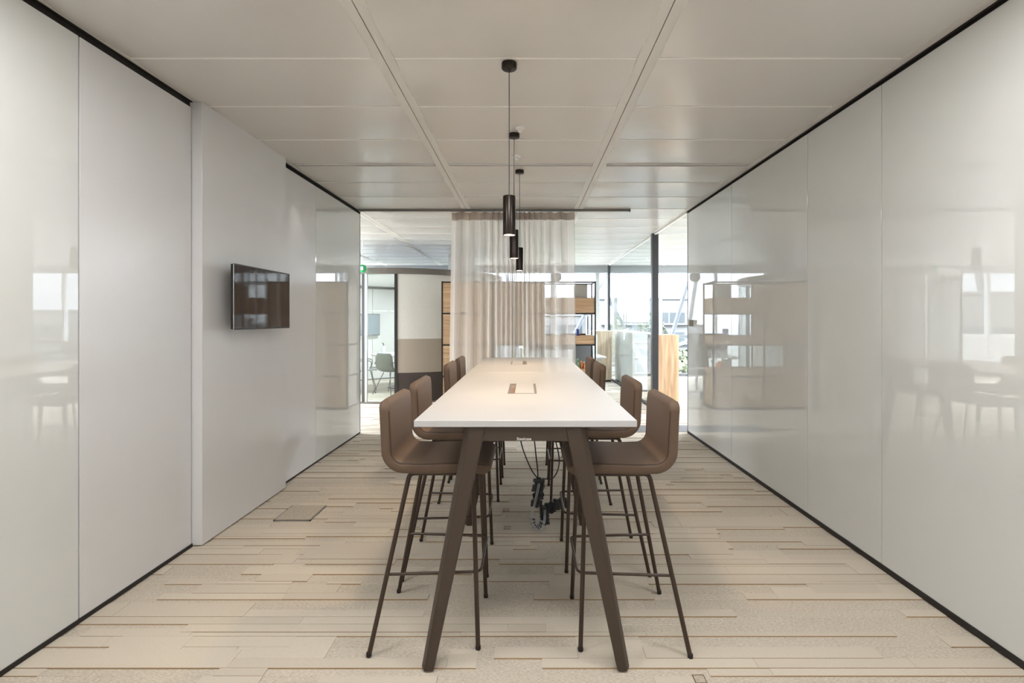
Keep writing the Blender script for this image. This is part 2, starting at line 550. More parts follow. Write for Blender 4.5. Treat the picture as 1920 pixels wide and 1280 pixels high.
struct(MB().box(XL - .012, XL + .006, YB, 3.178, H - .010, H).box(XL - .012, XL + .006, 4.289, YE, H - .016, H).build('trim_6', M['blacktrim']))
struct(MB().box(XL - .114, XL + .003, YE - .008, YE + .004, 0, H).build('trim_7', M['grey']))
# right partition
wr = struct(MB().box(XR + .016, XR + .11, YB, YE - .01, 0, H).build('wall_right', M['blacktrim']))
edges = [YB, .17, 1.535, 2.892, 3.655, 5.010, YE]
for a, c in zip(edges[:-1], edges[1:]):
    panel('glass_panel', M['glasspanel'], XR, XR + .016, a + .0025, c - .0025, .032, ZT + .012, wr, .001)
struct(MB().box(XR - .006, XR + .02, YB, YE, 0, .032).build('baseboard_right', M['blacktrim']))
struct(MB().box(XR - .006, XR + .012, YB, YE, H - .014, H).build('trim_8', M['blacktrim']))
struct(MB().box(XR - .003, XR + .114, YE - .008, YE + .004, 0, H).build('trim_9', M['grey']))
# other walls of the floor plate
struct(MB().box(XA, XL - .114, YE - .12, YE - .02, 0, H).build('wall_corridor_left', M['white']))
struct(MB().box(XR + .114, XB, YE - .12, YE - .02, 0, H).build('wall_corridor_right', M['white']))
struct(MB().box(XA - .12, XA, YB, YF, 0, H).build('wall_far_left', M['white']))
struct(MB().box(XB, XB + .12, YB, YF, 0, H).build('wall_far_right', M['white']))
struct(MB().box(XL - .1, XR + .1, YB - .1, YB, 0, H).build('wall_back', M['white']))
# threshold strip in the floor right of the table
struct(MB().box(.95, 3.4, 6.44, 6.84, -.004, .0022).build('trim_10', M['mat']))

# ------------------------------------------------------------------ glazed facade
struct(MB().box(XA, XB, YF - .22, YF + .05, 2.70, H + .02).build('trim_11', mat('blind_box_grey', (0.33, 0.35, 0.37, 1), .5)))
struct(MB().box(XA, XB, YF - .03, YF + .05, -.01, .07).build('trim_12', M['steel_brace']))
xs = [-.775 + 1.43 * k for k in range(-7, 9)]
xs = [x for x in xs if XA < x < XB]
mul_b = MB()
for x in xs:
    mul_b.box(x - .028, x + .028, YF - .06, YF + .06, .07, 2.70)
mul_b.box(1.80, 1.90, YF - .06, YF + .08, .07, 2.70)
struct(mul_b.build('trim_13', mat('mullion_white', (0.62, 0.64, 0.66, 1), .4)))
struct(MB().box(XA, -2.3, YF - .05, YF + .02, .07, 1.10).build('wall_parapet_left', M['offwhite']))
for i, (a, c) in enumerate(zip([XA] + xs, xs + [XB])):
    struct(MB().box(a + .028, c - .028, YF, YF + .012, .07, 2.70).build('window_%d' % (i + 1), M['facade_glass']))

# ------------------------------------------------------------------ glass office partition (continues the right wall line)
po = struct(MB().box(XR - .05, XR + .05, 7.98, 8.08, 0, H).build('trim_14', M['grey']))
struct(MB().box(XR - .03, XR + .03, 12.45, 12.55, 0, H).build('trim_15', M['grey']))
struct(MB().box(XR - .02, XR + .02, 8.08, 12.45, 0, .03).build('trim_16', M['blacktrim']))
struct(MB().box(XR - .02, XR + .02, YE + .01, 12.45, H - .03, H - .006).build('trim_17', M['white']))
struct(MB().box(XR - .006, XR + .006, 8.08, 9.9, .03, H - .03).build('window_20', M['glass']))
struct(MB().box(XR - .006, XR + .006, 11.0, 12.45, .03, H - .03).build('window_21', M['glass']))
d1 = struct(MB().box(XR - .006, XR + .006, 9.91, 10.99, .03, H - .03).build('door_1', M['glass']))
MB().box(XR - .045, XR - .02, 10.42, 10.46, 1.30, 1.60, bevel=.004).build('door_handle', M['lightplastic'], d1)
MB().box(XR - .02, XR - .006, 10.36, 10.52, 1.05, 1.28, bevel=.004).build('lock_plate', M['white'], d1)

# small plate near the free end of the right wall
o = thing('door_stop', 'small beige metal stop fixed to the right glass wall near its far end', 'door stop', (XR, 6.2, 1.43))
MB().box(-.012, 0, -.03, .03, -.04, .04, bevel=.003).build('back_plate', M['boxgrey'], o)
MB().box(-.05, -.012, -.035, .035, -.04, .04, bevel=.004).build('bumper', M['boxgrey'], o)

# ------------------------------------------------------------------ curtain and its rail
rail = thing('curtain_rail', 'slim metal curtain rail fixed across the ceiling above the sheer curtain', 'curtain rail', (0, 6.27, H))
MB().box(XL + .02, 1.31, -.018, .018, -.034, -.004, bevel=.003).build('rail_profile', M['sock_edge'], rail)
MB().box(1.31, 1.32, -.022, .022, -.038, -.002, bevel=.002).build('end_stop', M['grey'], rail)
def curtain():
    t = thing('sheer_curtain', 'beige floor length sheer curtain in soft pleats behind the far end of the table', 'curtain', (-.175, 6.27, 0))
    nx, nzr = 900, 24
    W = 1.57
    # pleat phase: tight in the middle, open at the sides
    rnd = random.Random(5)
    dens = []
    for i in range(nx + 1):
        u = i / nx
        d = 9 + 22 * math.exp(-((u - .52) / .2) ** 2)
        dens.append(d)
    ph = [0]
    for i in range(nx): ph.append(ph[-1] + dens[i] / nx)
    z_top, z_bot, z_head = H - .042, .02, H - .14
    def pt(i, z):
        u = i / nx
        f = ph[i]
        h = (z_top - z) / (z_top - z_bot)
        amp = (.036 + .012 * math.sin(f * 1.7 + 1)) * (1 + .15 * h)
        ph2 = 2 * PI * f + h * (.30 * math.sin(f * .9))
        x = (u - .5) * W + .45 * amp * math.sin(2 * ph2) * .5 + .010 * h * math.sin(f * 2.3 + 4)
        x += h * .035 * (u - .5) * 2
        y = amp * math.sin(ph2) + h * .02 * math.sin(f * 1.3)
        return (x, y, z)
    for nm, za, zb, m, k in (('header_tape', z_top, z_head, M['sheer_head'], 4), ('drape', z_head, z_bot, M['sheer'], nzr)):
        b = MB()
        rows = []
        for j in range(k + 1):
            z = za + (zb - za) * j / k
            rows.append([b.bm.verts.new(pt(i, z)) for i in range(nx + 1)])
        for r0, r1 in zip(rows[:-1], rows[1:]):
            for i in range(nx): b.bm.faces.new((r0[i], r0[i + 1], r1[i + 1], r1[i]))
        b.build(nm, m, t, smooth=True, angle=180)
    hk = MB().box(-.0025, .0025, -.003, .003, z_top - .003, z_top + .003).build('glider', M['white'], t)
    for i in range(0, 30):
        g_ = hk if i == 0 else hk.copy()
        if i: C.objects.link(g_); g_.parent = t
        g_.location.x = -.757 + i * .0524
curtain()

# ------------------------------------------------------------------ pendants
def make_pendant(label, x, y):
    t = thing('pendant_lamp', label, 'pendant lamp', (x, y, H), 0, 'tube pendants above the bar table')
    MB().lathe(0, 0, [(.036, -.036), (.040, -.034), (.042, -.031), (.042, -.004), (.040, -.004)], 40).build('canopy', M['pendant'], t, True)
    MB().tube([(0, 0, -.036), (0, 0, -.745)], .0022, 8).build('cord', M['cord'], t)
    zb, zt = 1.935 - H, 2.148 - H
    MB().lathe(0, 0, [(.001, zt + .003), (.0335, zt + .003), (.035, zt), (.035, zb), (.0325, zb), (.0315, zb + .02), (.0315, zt - .02), (.001, zt - .02)], 40, cap=False).build('shade', M['pendant'], t, True)
    MB().lathe(0, 0, [(.001, zb + .002), (.029, zb + .0035), (.029, zb + .012), (.001, zb + .012)], 32, cap=False).build('bulb', M['white_emit'], t)
    ld = bpy.data.lights.new('pendant_light', 'SPOT')
    ld.energy = PENDANT_W; ld.color = (1, .74, .48); ld.spot_size = math.radians(108); ld.spot_blend = .6; ld.shadow_soft_size = .026
    lo = bpy.data.objects.new('pendant_light', ld); C.objects.link(lo)
    lo.location = (0, 0, zb - .002); lo.parent = t
    return t
make_pendant('nearest of the three black tube pendants over the table, hanging lowest in view', -.098, 2.71)
make_pendant('middle one of the three black tube pendants over the table', -.098, 3.73)
make_pendant('farthest black tube pendant, over the far half of the table before the curtain', -.07, 4.64)

# ------------------------------------------------------------------ bar table
def bar_table():
    t = thing('bar_table', 'long white bar height table on splayed bronze legs in the room centre', 'table', (-.006, 2.04, 0))
    L1, L2 = 1.885, 3.44
    hw, ztop, th = .4645, 1.05, .028
    MB().box(-hw, hw, 0, L1 - .001, ztop - th, ztop, bevel=.0025).build('tabletop', M['table'], t)
    MB().box(-hw, hw, L1 + .001, L2, ztop - th, ztop, bevel=.0025).build('tabletop', M['table'], t)
    for y in (.008, 1.46, 3.20):
        for s in (-1, 1):
            zt = ztop - th
            rings = []
            for k in range(2):
                f = k
                o = -.256 + f * (-.440 + .256); i_ = -.168 + f * (-.386 + .168); z = zt * (1 - f)
                w_ = i_ - o
                ring = [(o, y + .030, z), (o + .30 * w_, y, z), (i_, y, z), (i_, y + .062, z), (o, y + .062, z)]
                rings.append([(s * -px, py, pz) if s > 0 else (px, py, pz) for px, py, pz in ring])
            b = MB().loft(rings)
            bmesh.ops.bevel(b.bm, geom=list(b.bm.edges), offset=.0025, segments=2, affect='EDGES')
            lg = b.build('leg', M['bronze'], t)
            f = [(-.4405, .004, 0), (-.3855, .004, 0)]
            MB().box(*( (-.418, -.392) if s < 0 else (.392, .418)), y + .010, y + .054, -.0005, .004).build('foot_pad', M['blacktrim'], lg)
        zt = ztop - th
        MB().prism([(-.166, zt), (.166, zt), (.179, zt - .060), (-.179, zt - .060)], y + .003, y + .058).build('apron', M['bronze'], t)
    for x in (-.13, .13):
        MB().box(x - .02, x + .02, .066, 3.20, ztop - th - .045, ztop - th - .002, bevel=.003).build('side_rail', M['bronze'], t)
    # power boxes let into the top
    for (x0, x1, y0, y1, end) in ((-.104, .062, .745, 1.175, -1), (-.150, .006, 2.58, 2.96, 1)):
        fr = 0.010
        b = MB()
        z0, z1 = ztop - .012, ztop + .0012
        ends = .013
        b.box(x0, x0 + ends, y0, y1, z0, z1); b.box(x1 - ends, x1, y0, y1, z0, z1)
        b.box(x0 + ends, x1 - ends, y0, y0 + .012, z0, z1); b.box(x0 + ends, x1 - ends, y1 - .006, y1, z0, z1)
        pb = b.build('power_box', M['sock_edge'], t)
        pb['label'] = 'grey metal frame of a power box let into the top'
        gap = .028
        lx0, lx1 = (x0 + ends + gap, x1 - ends - .001) if end < 0 else (x0 + ends + .001, x1 - ends - gap)
        MB().box(lx0, lx1, y0 + .013, y1 - .007, ztop - .006, ztop + .002, bevel=.001).build('lid', M['table'], pb)
        sx0, sx1 = (x0 + ends, x0 + ends + gap) if end < 0 else (x1 - ends - gap, x1 - ends)
        b = MB()
        b.box(sx0, sx1, y0 + .012, y1 - .006, ztop - .004, ztop + .0006)
        b.build('socket_strip', M['socket'], pb)
        for k in range(2):
            yy = y0 + .22 + k * .09
            MB().box(sx0 + .003, sx1 - .003, yy, yy + .05, ztop - .002, ztop + .0016, bevel=.0006).build('socket', M['sock_edge'], pb)
    # maker name on the front apron
    cu = bpy.data.curves.new('tmp', 'FONT'); cu.body = 'Steelcase'; cu.size = .0165; cu.align_x = 'CENTER'; cu.extrude = .0004; cu.offset = .0003
    tmp = bpy.data.objects.new('tmp', cu)
    me = bpy.data.meshes.new_from_object(tmp)
    bpy.data.objects.remove(tmp)
    lo = bpy.data.objects.new('maker_name', me); C.objects.link(lo); lo.parent = t
    me.materials.clear(); me.materials.append(M['logo'])
    lo.rotation_euler = (PI / 2, 0, 0)
    lo.location = (-.006, .0095, ztop - th - .056)
    lo['label'] = 'pale maker name lettering on the apron'
    return t
bar_table()

# ------------------------------------------------------------------ bar stools
SIDE = -1
M['piping'] = mat('dark_piping', (0.045, 0.028, 0.018, 1), .6)
def stool_shell_mesh(b):
    # centre line in xz, seat tip -> bend -> top of the back
    cl = []
    seat_z = .806
    tip = [(.285, seat_z - .022), (.262, seat_z - .008), (.20, seat_z + .001), (.10, seat_z), (-.02, seat_z - .004), (-.085, seat_z - .002)]
    cx, cz, R = -.100, seat_z + .078, .080
    for x, z in tip: cl.append((x, z))
    for k in range(0, 9):
        a = -PI / 2 - .05 - (PI / 2 - .02) * k / 8
        cl.append((cx + R * math.cos(a), cz + R * math.sin(a)))
    for k in range(1, 7):
        t = k / 6
        cl.append((-.180 - .006 * t - .004 * t * t, cz + .235 * t - .008))
    P = [Vector((x, 0, z)) for x, z in cl]
    P = smooth_path(P, 3)
    L = [0]
    for a, c in zip(P[:-1], P[1:]): L.append(L[-1] + (c - a).length)
    T = L[-1]
    rings = []
    n = len(P)
    idx = list(range(n))
    for i in idx:
        s = L[i]
        d0, d1 = s, T - s
        hw = .212
        hw -= .006 * math.sin(PI * s / T)
        for d, rc in ((d0, .055), (d1, .050)):
            if d < rc: hw -= rc - math.sqrt(max(0, rc * rc - (rc - d) ** 2))
        th = .0245
        for d in (d0, d1):
            if d < .022: th *= max(.12, math.sqrt(max(0, 1 - ((.022 - d) / .022) ** 2)))
        t = (P[min(i + 1, n - 1)] - P[max(i - 1, 0)]).normalized()
        nrm = Vector((-t.z, 0, t.x))
        # rounded rectangle section
        sec = []
        rc = min(.016, th * .9)
        for (sx, sy, a0) in ((1, 1, 0), (-1, 1, PI / 2), (-1, -1, PI), (1, -1, 1.5 * PI)):
            for k in range(5):
                a = a0 + PI / 2 * k / 4
                sec.append((sx * (hw - rc) + rc * math.cos(a), sy * (th - rc) + rc * math.sin(a)))
        rings.append([P[i] + Vector((0, 1, 0)) * u + nrm * v for u, v in sec])
    b.loft(rings)
    return P

def make_stool(label):
    t = thing('bar_stool', label, 'bar stool', (0, 0, 0), 0, 'upholstered bar stools around the table')
    b = MB(); P = stool_shell_mesh(b)
    b.build('upholstered_shell', M['fabric'], t, True, 75)
    for s in (-1, 1):
        line = []
        for i in range(3, len(P) - 4):
            tg = (P[i + 1] - P[i - 1]).normalized()
            nr = Vector((-tg.z, 0, tg.x))
            d0 = sum((P[k + 1] - P[k]).length for k in range(i)); T = sum((P[k + 1] - P[k]).length for k in range(len(P) - 1))
            hw = .2075 - .006 * math.sin(PI * d0 / T)
            for d, rc in ((d0, .055), (T - d0, .050)):
                if d < rc: hw -= rc - math.sqrt(max(0, rc * rc - (rc - d) ** 2))
            line.append(P[i] + Vector((0, s * hw, 0)) + SIDE * nr * .0212)
        MB().tube(line, .0022, 6).build('piping', M['piping'], t, True)
    r = .0105
    zf = .772
    for s in (-1, 1):
        # rear leg (splayed) and front leg (near upright)
        lg = MB().tube(fillet([(-.03, s * .165, zf), (-.083, s * .165, zf), (-.240, s * .250, .006)], .04, 6), r, 12).build('leg', M['bronze_tube'], t, True)
        MB().cyl(-.2405, s * .2502, 0, .016, .0118, n=14).build('glide', M['blacktrim'], lg)
        lg = MB().tube(fillet([(.12, s * .165, zf), (.205, s * .165, zf), (.232, s * .205, .006)], .05, 6), r, 12).build('leg', M['bronze_tube'], t, True)
        MB().cyl(.232, s * .205, 0, .016, .0118, n=14).build('glide', M['blacktrim'], lg)
    b = MB()
    for s in (-1, 1): b.tube([(-.06, s * .165, zf), (.17, s * .165, zf)], r, 12)
    for x in (-.04, .13): b.tube([(x, -.165, zf), (x, .165, zf)], r * .9, 10)
    b.box(-.06, .16, -.12, .12, zf + .004, zf + .014)
    b.build('seat_frame', M['bronze_tube'], t, True)
    z = .335
    f = (zf - z) / zf
    xr = -.083 + f * (-.157); yr = .165 + f * .085
    xf = .205 + f * .027; yf = .165 + f * .040
    pts = [(xr, -yr, z), (xf - .012, -(yf + .0), z), (xf + .0, -(yf - .0), z)]
    path = fillet([(xr, -yr + .004, z), (xf + .022, -yf + .004, z), (xf + .022, yf - .004, z), (xr, yr - .004, z)], .035, 6)
    MB().tube(path, .0065, 10).build('footrest', M['bronze_tube'], t, True)
    return t
LBL = [
    ('left', 'front', 'bar stool nearest the camera on the left side of the table, fully in view'),
    ('left', '2', 'second bar stool from the camera on the left, back above the table corner'),
    ('left', '3', 'third bar stool from the camera on the left, only its back top showing'),
    ('left', '4', 'farthest bar stool on the left side of the table, next to the curtain'),
    ('right', 'front', 'bar stool nearest the camera on the right side of the table, fully in view'),
    ('right', '2', 'second bar stool from the camera on the right side, back visible beyond the table corner'),
    ('right', '3', 'third bar stool from the camera on the right side, dark back edge beside the table'),
    ('right', '4', 'farthest bar stool on the right side of the table, beside the open shelving'),
]
SP = [(-.450, 2.395, 0), (-.462, 3.010, 0), (-.465, 4.175, 0), (-.46, 4.77, 0),
      (.470, 2.385, PI), (.462, 3.060, PI), (.425, 4.145, PI), (.43, 4.76, PI)]
proto = make_stool(LBL[0][2])
for i, (x, y, a) in enumerate(SP):
    o = proto if i == 0 else copy_tree(proto)
    o.location = (x, y, 0); o.rotation_euler = (0, 0, a)
    o['label'] = LBL[i][2]

# ------------------------------------------------------------------ cable chain under the table
def cable_spine():
    t = thing('cable_spine', 'black segmented cable spine hanging from the table to the carpet with loose cords', 'cable spine', (.085, 3.44, 0))
    # coordinates local to the thing
    # three cords from the underside of the top
    zt = 1.0
    for path in ([(-.14, -.45, zt), (-.135, -.40, .86), (-.12, -.25, .66), (-.06, -.10, .46), (-.012, 0, .36)],
                 [(-.06, -.42, zt), (-.052, -.36, .84), (-.03, -.20, .62), (-.012, -.06, .44), (-.008, 0, .36)],
                 [(-.02, -.42, zt), (.03, -.36, .86), (.10, -.22, .68), (.135, -.1, .50), (.10, -.02, .37), (.02, 0, .355)]):
        MB().tube(smooth_path(path, 8), .0042, 8).build('cord', M['cord'], t, True)
    link = None
    def place(p, rot, sc, m=0):
        nonlocal link
        if link is None:
            b = MB()
            b.box(-.020, .020, -.014, .014, -.009, .009, bevel=.003)
            b.box(-.030, -.018, -.009, .009, -.012, .006, bevel=.002)
            b.box(.018, .030, -.009, .009, -.012, .006, bevel=.002)
            b.cyl(0, 0, -.015, .015, .010, n=10)
            link = b.build('vertebra', M['dark'], t)
            o = link
        else:
            o = link.copy(); C.objects.link(o); o.parent = t
        sc *= 1.35; o.location = p; o.rotation_euler = rot; o.scale = (sc, sc * .8, sc)
    rnd = random.Random(3)
    # hanging column
    for k in range(8):
        z = .345 - k * .026
        place((.006 * math.sin(k * 1.7) - .002 * k, .004 * k, z), (rnd.uniform(-.35, .35), rnd.uniform(-.35, .35), rnd.uniform(-.9, .9)), 1.0)
    # spiral lying at the bottom: tightly stacked fins
    for k in range(15):
        # thin fins fanned out round the bend at the bottom of the chain
        ang = PI * (.95 + .95 * k / 14)
        bb = MB().box(-.017, .017, -.016, .016, -.0022, .0022, bevel=.001)
        bmesh.ops.transform(bb.bm, matrix=Matrix.Translation((-.012 + .034 * math.cos(ang), -.02, .085 + .062 * math.sin(ang))) @ Matrix.Rotation(-ang, 4, 'Y'), verts=bb.bm.verts)
        bb.build('fin', M['dark'] if k % 2 else M['lightplastic'], t)
    for k in range(5):
        place((.035 + .002 * k, .01, .14 - k * .024), (.1, .15, .5), .85)
    # branch running to the right table leg
    for k in range(9):
        place((.045 + k * .019, .05 + .004 * k, .115 + .045 * math.sin(k / 8 * 1.6) + .006 * math.sin(k * 2)), (.3 * math.sin(k), 1.25 + .2 * math.cos(k * 1.4), .3 * math.cos(k)), .95)
    # pale cable strands looping inside the chain
    for dx in (-.004, .006):
        MB().tube(smooth_path([(.0 + dx, -.02, .33), (-.03 + dx, -.03, .20), (-.055 + dx, -.04, .10), (-.03 + dx, -.05, .03), (.01 + dx, -.05, .018), (.035 + dx, -.03, .07), (.04 + dx, 0, .14)], 8), .003, 8).build('cable', M['lightplastic'], t, True)
cable_spine()

# ------------------------------------------------------------------ TV on the raised left panel
tv = thing('television', 'flat black wall television with a thin silver edge on the raised white panel', 'television', (XL + .065, 3.71, 1.627))
MB().box(.098, .118, -.388, .388, -.222, .222, bevel=.003).build('housing', M['black'], tv)
MB().box(.116, .1205, -.392, .392, -.226, -.214).box(.116, .1205, -.392, .392, .218, .226).box(.116, .1205, -.392, -.384, -.226, .226).box(.116, .1205, .384, .392, -.226, .226).build('bezel', M['grey'], tv)
MB().box(.1185, .1215, -.3925, -.3885, -.226, .226).build('silver_edge', M['chrome'], tv)
MB().box(.1175, .1190, -.384, .384, -.214, .218).build('screen', M['screen'], tv)
MB().box(.060, .099, -.25, .25, -.17, .10, bevel=.008).build('rear_hump', M['black'], tv)
MB().box(.0, .012, -.11, .11, -.11, .11, bevel=.002).box(.012, .062, -.03, .03, -.05, .05, bevel=.003).build('wall_bracket', M['black'], tv)

# ------------------------------------------------------------------ floor box and small floor marks
fb = thing('floor_box', 'square carpet-filled floor box with a grey metal edge near the left wall', 'floor box', (-1.72, 3.735, 0))
MB().box(-.137, -.127, -.145, .145, -.01, .004).box(.127, .137, -.145, .145, -.01, .004).box(-.137, .137, -.145, -.137, -.01, .004).box(-.137, .137, .141, .145, -.01, .002).build('frame', M['sock_edge'], fb)
MB().box(-.126, .126, -.134, .140, -.004, .006, bevel=.002).build('lid', M['carpet'], fb)
MB().box(-.128, .128, -.1375, -.133, -.004, .0035).build('shadow_gap', M['blacktrim'], fb)
for i, (px, py) in enumerate(((949, 956), (951, 989), (1312, 1273))):
    Y = 920 * EYE / (py - 600); X = (px - 988) / 920 * Y
    lb = ('small square metal floor sensor on the carpet under the table, farther one',
          'small square metal floor sensor on the carpet under the table, nearer one',
          'small square metal floor sensor on the carpet in the right foreground')[i]
    o = thing('floor_sensor', lb, 'floor sensor', (X, Y, .0002), 0, 'small square floor sensors')
    MB().box(-.024, .024, -.024, -.021, -.004, .002).box(-.024, .024, .021, .024, -.004, .002).box(-.024, -.021, -.021, .021, -.004, .002).box(.021, .024, -.021, .021, -.004, .002).build('rim', M['socket'], o)
    MB().box(-.0205, .0205, -.0205, .0205, -.004, .001).build('cover', M['carpet'], o)

# ------------------------------------------------------------------ ceiling fixtures
def detector(x, y, lb, r=.04):
    o = thing('smoke_detector', lb, 'smoke detector', (x, y, H - .002))
    MB().lathe(0, 0, [(r, 0), (r, -.012), (r * .85, -.018), (r * .5, -.02)], 28).build('base', M['white'], o, True)
    MB().lathe(0, 0, [(r * .48, -.018), (r * .45, -.034), (r * .3, -.040)], 24).build('sensor_dome', M['white'], o, True)
detector(-.05, 3.60, 'nearer small white detector on the ceiling beside the middle pendant', .035)
detector(-.09, 4.22, 'farther small white detector on the ceiling before the last pendant', .042)
detector(1.42, 11.36, 'small white detector on the far ceiling above the oak cabinet', .045)
detector(2.85, 11.5, 'small white detector on the far ceiling behind the glass partition', .045)

def downlight(x, y, watt, size, lb, z=H, blend=.6, col=(1, .90, .76)):
    o = thing('downlight', lb, 'downlight', (x, y, z - .006), 0, 'recessed ceiling spots')
    MB().lathe(0, 0, [(.045, 0), (.045, -.006), (.036, -.008), (.034, .0)], 28, cap=False).build('trim_ring', M['white'], o, True)
    MB().lathe(0, 0, [(.001, .001), (.034, .001), (.034, .004), (.001, .004)], 24, cap=False).build('lens', M['white_emit'], o)
    ld = bpy.data.lights.new('spot_light', 'SPOT'); ld.energy = watt; ld.color = col
    ld.spot_size = math.radians(size); ld.spot_blend = blend; ld.shadow_soft_size = .03
    lo = bpy.data.objects.new('spot_light', ld); C.objects.link(lo); lo.location = (0, 0, -.012); lo.parent = o
ws = thing('wall_washer', 'tiny spot set in the ceiling slot beside the left wall', 'spotlight', (-2.045, 4.478, H - .004))
MB().lathe(0, 0, [(.013, .004), (.013, -.004), (.010, -.004), (.010, .002)], 20, cap=False).build('trim_ring', M['slot'], ws, True)
MB().lathe(0, 0, [(.0005, .0), (.010, .0), (.010, .002), (.0005, .002)], 16, cap=False).build('lens', M['white_emit'], ws)
ld = bpy.data.lights.new('spot_light', 'SPOT'); ld.energy = DOWN_W; ld.color = (1, .90, .78); ld.spot_size = math.radians(56); ld.spot_blend = .5; ld.shadow_soft_size = .012
lo = bpy.data.objects.new('spot_light', ld); C.objects.link(lo); lo.location = (0, 0, -.008); lo.parent = ws
lo.rotation_euler = (math.radians(14), math.radians(-8), 0)
downlight(-1.5, 1.6, DOWN_W * 1.6, 100, 'recessed ceiling spot by the left glass wall close to the camera')
downlight(1.5, 1.6, DOWN_W * 1.6, 100, 'recessed ceiling spot by the right glass wall close to the camera')
def fill_panel(x, y, lb, watt=None):  # fill panel added out of view to brighten the interior
    o = thing('ceiling_fill_panel', lb, 'fill light', (x, y, H), 0, 'added unseen fill panels')
    MB().box(-.31, .31, -.31, -.29, -.014, .01).box(-.31, .31, .29, .31, -.014, .01).box(-.31, -.29, -.29, .29, -.014, .01).box(.29, .31, -.29, .29, -.014, .01).build('frame', M['white'], o)
    MB().box(-.29, .29, -.29, .29, -.010, -.006).build('diffuser', M['fill_emit'], o)
    ld = bpy.data.lights.new('fill_panel_light', 'AREA'); ld.shape = 'SQUARE'; ld.size = .56; ld.energy = watt or FILL_W; ld.color = (1, .972, .94) if watt is None or watt < 30 else (.90, .955, 1)
    lo = bpy.data.objects.new('fill_panel_light', ld); C.objects.link(lo); lo.location = (0, 0, -.02); lo.parent = o
fill_panel(-1.49, 1.35, 'added unseen square fill panel in the ceiling beside the left glass wall', 9.5)
fill_panel(-.06, 1.35, 'added unseen square fill panel in the ceiling in line with the pendants', 10)
fill_panel(1.37, 1.35, 'added unseen square fill panel in the ceiling beside the right glass wall', 9.5)
fill_panel(-1.49, -1.5, 'added unseen square fill panel by the back wall, left one')
fill_panel(1.37, -1.5, 'added unseen square fill panel by the back wall, right one')
for x_, y_, lb_, k_ in ((-5.8, 7.6, 'added unseen square fill panel over the open office left of the pod', 1), (-8.6, 9.4, 'added unseen square fill panel over the left windows', 1),
                    (4.2, 7.6, 'added unseen square fill panel inside the right glass office near the corridor', .45), (4.2, 10.0, 'added unseen square fill panel over the right glass office desk', .3)):
    fill_panel(x_, y_, lb_, OPEN_FILL_W * k_)

# ------------------------------------------------------------------ shelving behind the curtain
def shelving():
    t = thing('shelving_unit', 'long oak and black shelving unit with closed and open boxes behind the curtain', 'shelving unit', (-1.39, 8.04, 0))
    D = .46; cw = 2.51 / 3; rh = .515
    zs = [.03 + rh * k for k in range(5)]
    b = MB()
    for k in range(4):
        x = k * cw
        for y in (0, D - .02): b.box(x - .011, x + .011, y, y + .02, 0, 2.105)
    for z in zs:
        for y in (0, D - .02): b.box(0, 2.51, y, y + .02, z - .011, z + .011)
        for k in range(4): b.box(k * cw - .01, k * cw + .01, 0.02, D - .02, z - .011, z + .011)
    b.build('frame', M['black'], t)
    g = .012
    # column 0: closed
    for r in range(4):
        MB().box(g, cw - g, .004, D - .004, zs[r] + g, zs[r + 1] - g, bevel=.002).build('oak_box', M['oak'], t)
        MB().box(-.0165, .0, .03, D - .03, zs[r] + g, zs[r + 1] - g, bevel=.002).build('side_panel', M['boxgrey'], t)
        MB().box(-.026, -.0165, .12, .20, zs[r + 1] - .10, zs[r + 1] - .08, bevel=.002).build('handle', M['chrome'], t)
    # column 1: rows 0,2,3 closed, row 1 half
    for r in (0, 2, 3):
        MB().box(cw + g, 2 * cw - g, .004, D - .004, zs[r] + g, zs[r + 1] - g, bevel=.002).build('oak_box', M['oak'], t)
    def tray(x0, x1, z0, z1):
        b = MB()
        b.box(x0, x1, .004, .022, z0, z1); b.box(x0, x1, D - .022, D - .004, z0, z1)
        b.box(x0, x0 + .016, .022, D - .022, z0, z1); b.box(x1 - .016, x1, .022, D - .022, z0, z1)
        b.box(x0 + .016, x1 - .016, .022, D - .022, z0, z0 + .016)
        b.build('oak_tray', M['oak'], t)
    tray(cw + g, 2 * cw - g, zs[1] + g, zs[1] + .12)
    # column 2 (right end): low box, open row, low tray, open, box, open
    MB().box(2 * cw + g, 3 * cw - g, .004, D - .004, zs[0] + g, zs[1] - g, bevel=.002).build('oak_box', M['oak'], t)
    tray(2 * cw + g, 3 * cw - g, zs[1] + g, zs[1] + .12)
    tray(2 * cw + g, 3 * cw - g, zs[2] + g, zs[2] + .15)
    tray(2 * cw + g, 3 * cw - g, zs[3] + g, zs[3] + .26)
    return zs, cw
zs, cw = shelving()
SX = -1.39
o = tag(MB().box(.80, 1.00, 8.12, 8.4, zs[3] + .03, zs[3] + .48, bevel=.003).build('storage_box', M['boxgrey']), 'pale grey upright storage box in the top bay of the shelving', 'box')
cols = [('blue', 'blue book standing in the middle bay of the shelving beside the curtain', .830, .034, .23),
        ('red', 'thin red book standing beside the blue one in the shelving', .868, .018, .15)]
for m, lb, x, wd, h in cols:
    t_ = thing('book', lb, 'book', (x, 8.16, zs[2] + .029))
    MB().box(0, .003, 0, .16, 0, h).box(wd - .003, wd, 0, .16, 0, h).box(0, wd, 0, .003, 0, h).build('cover', M[m], t_)
    MB().box(.003, wd - .003, .004, .155, .003, h - .004).build('pages', M['white'], t_)
for m, lb, x, h in (('green', 'green folder in the low open bay of the shelving', .84, .24), ('orange', 'left orange folder in the low open bay of the shelving', .90, .20), ('orange', 'right orange folder in the low open bay of the shelving', .945, .17)):
    t_ = thing('folder', lb, 'folder', (x, 8.16, zs[1] + .029))
    MB().box(0, .028, 0, .2, 0, h, bevel=.001).build('cover', M[m], t_)
    MB().box(.010, .018, -.001, .0, h * .6, h * .8).build('spine_label', M['white'], t_)
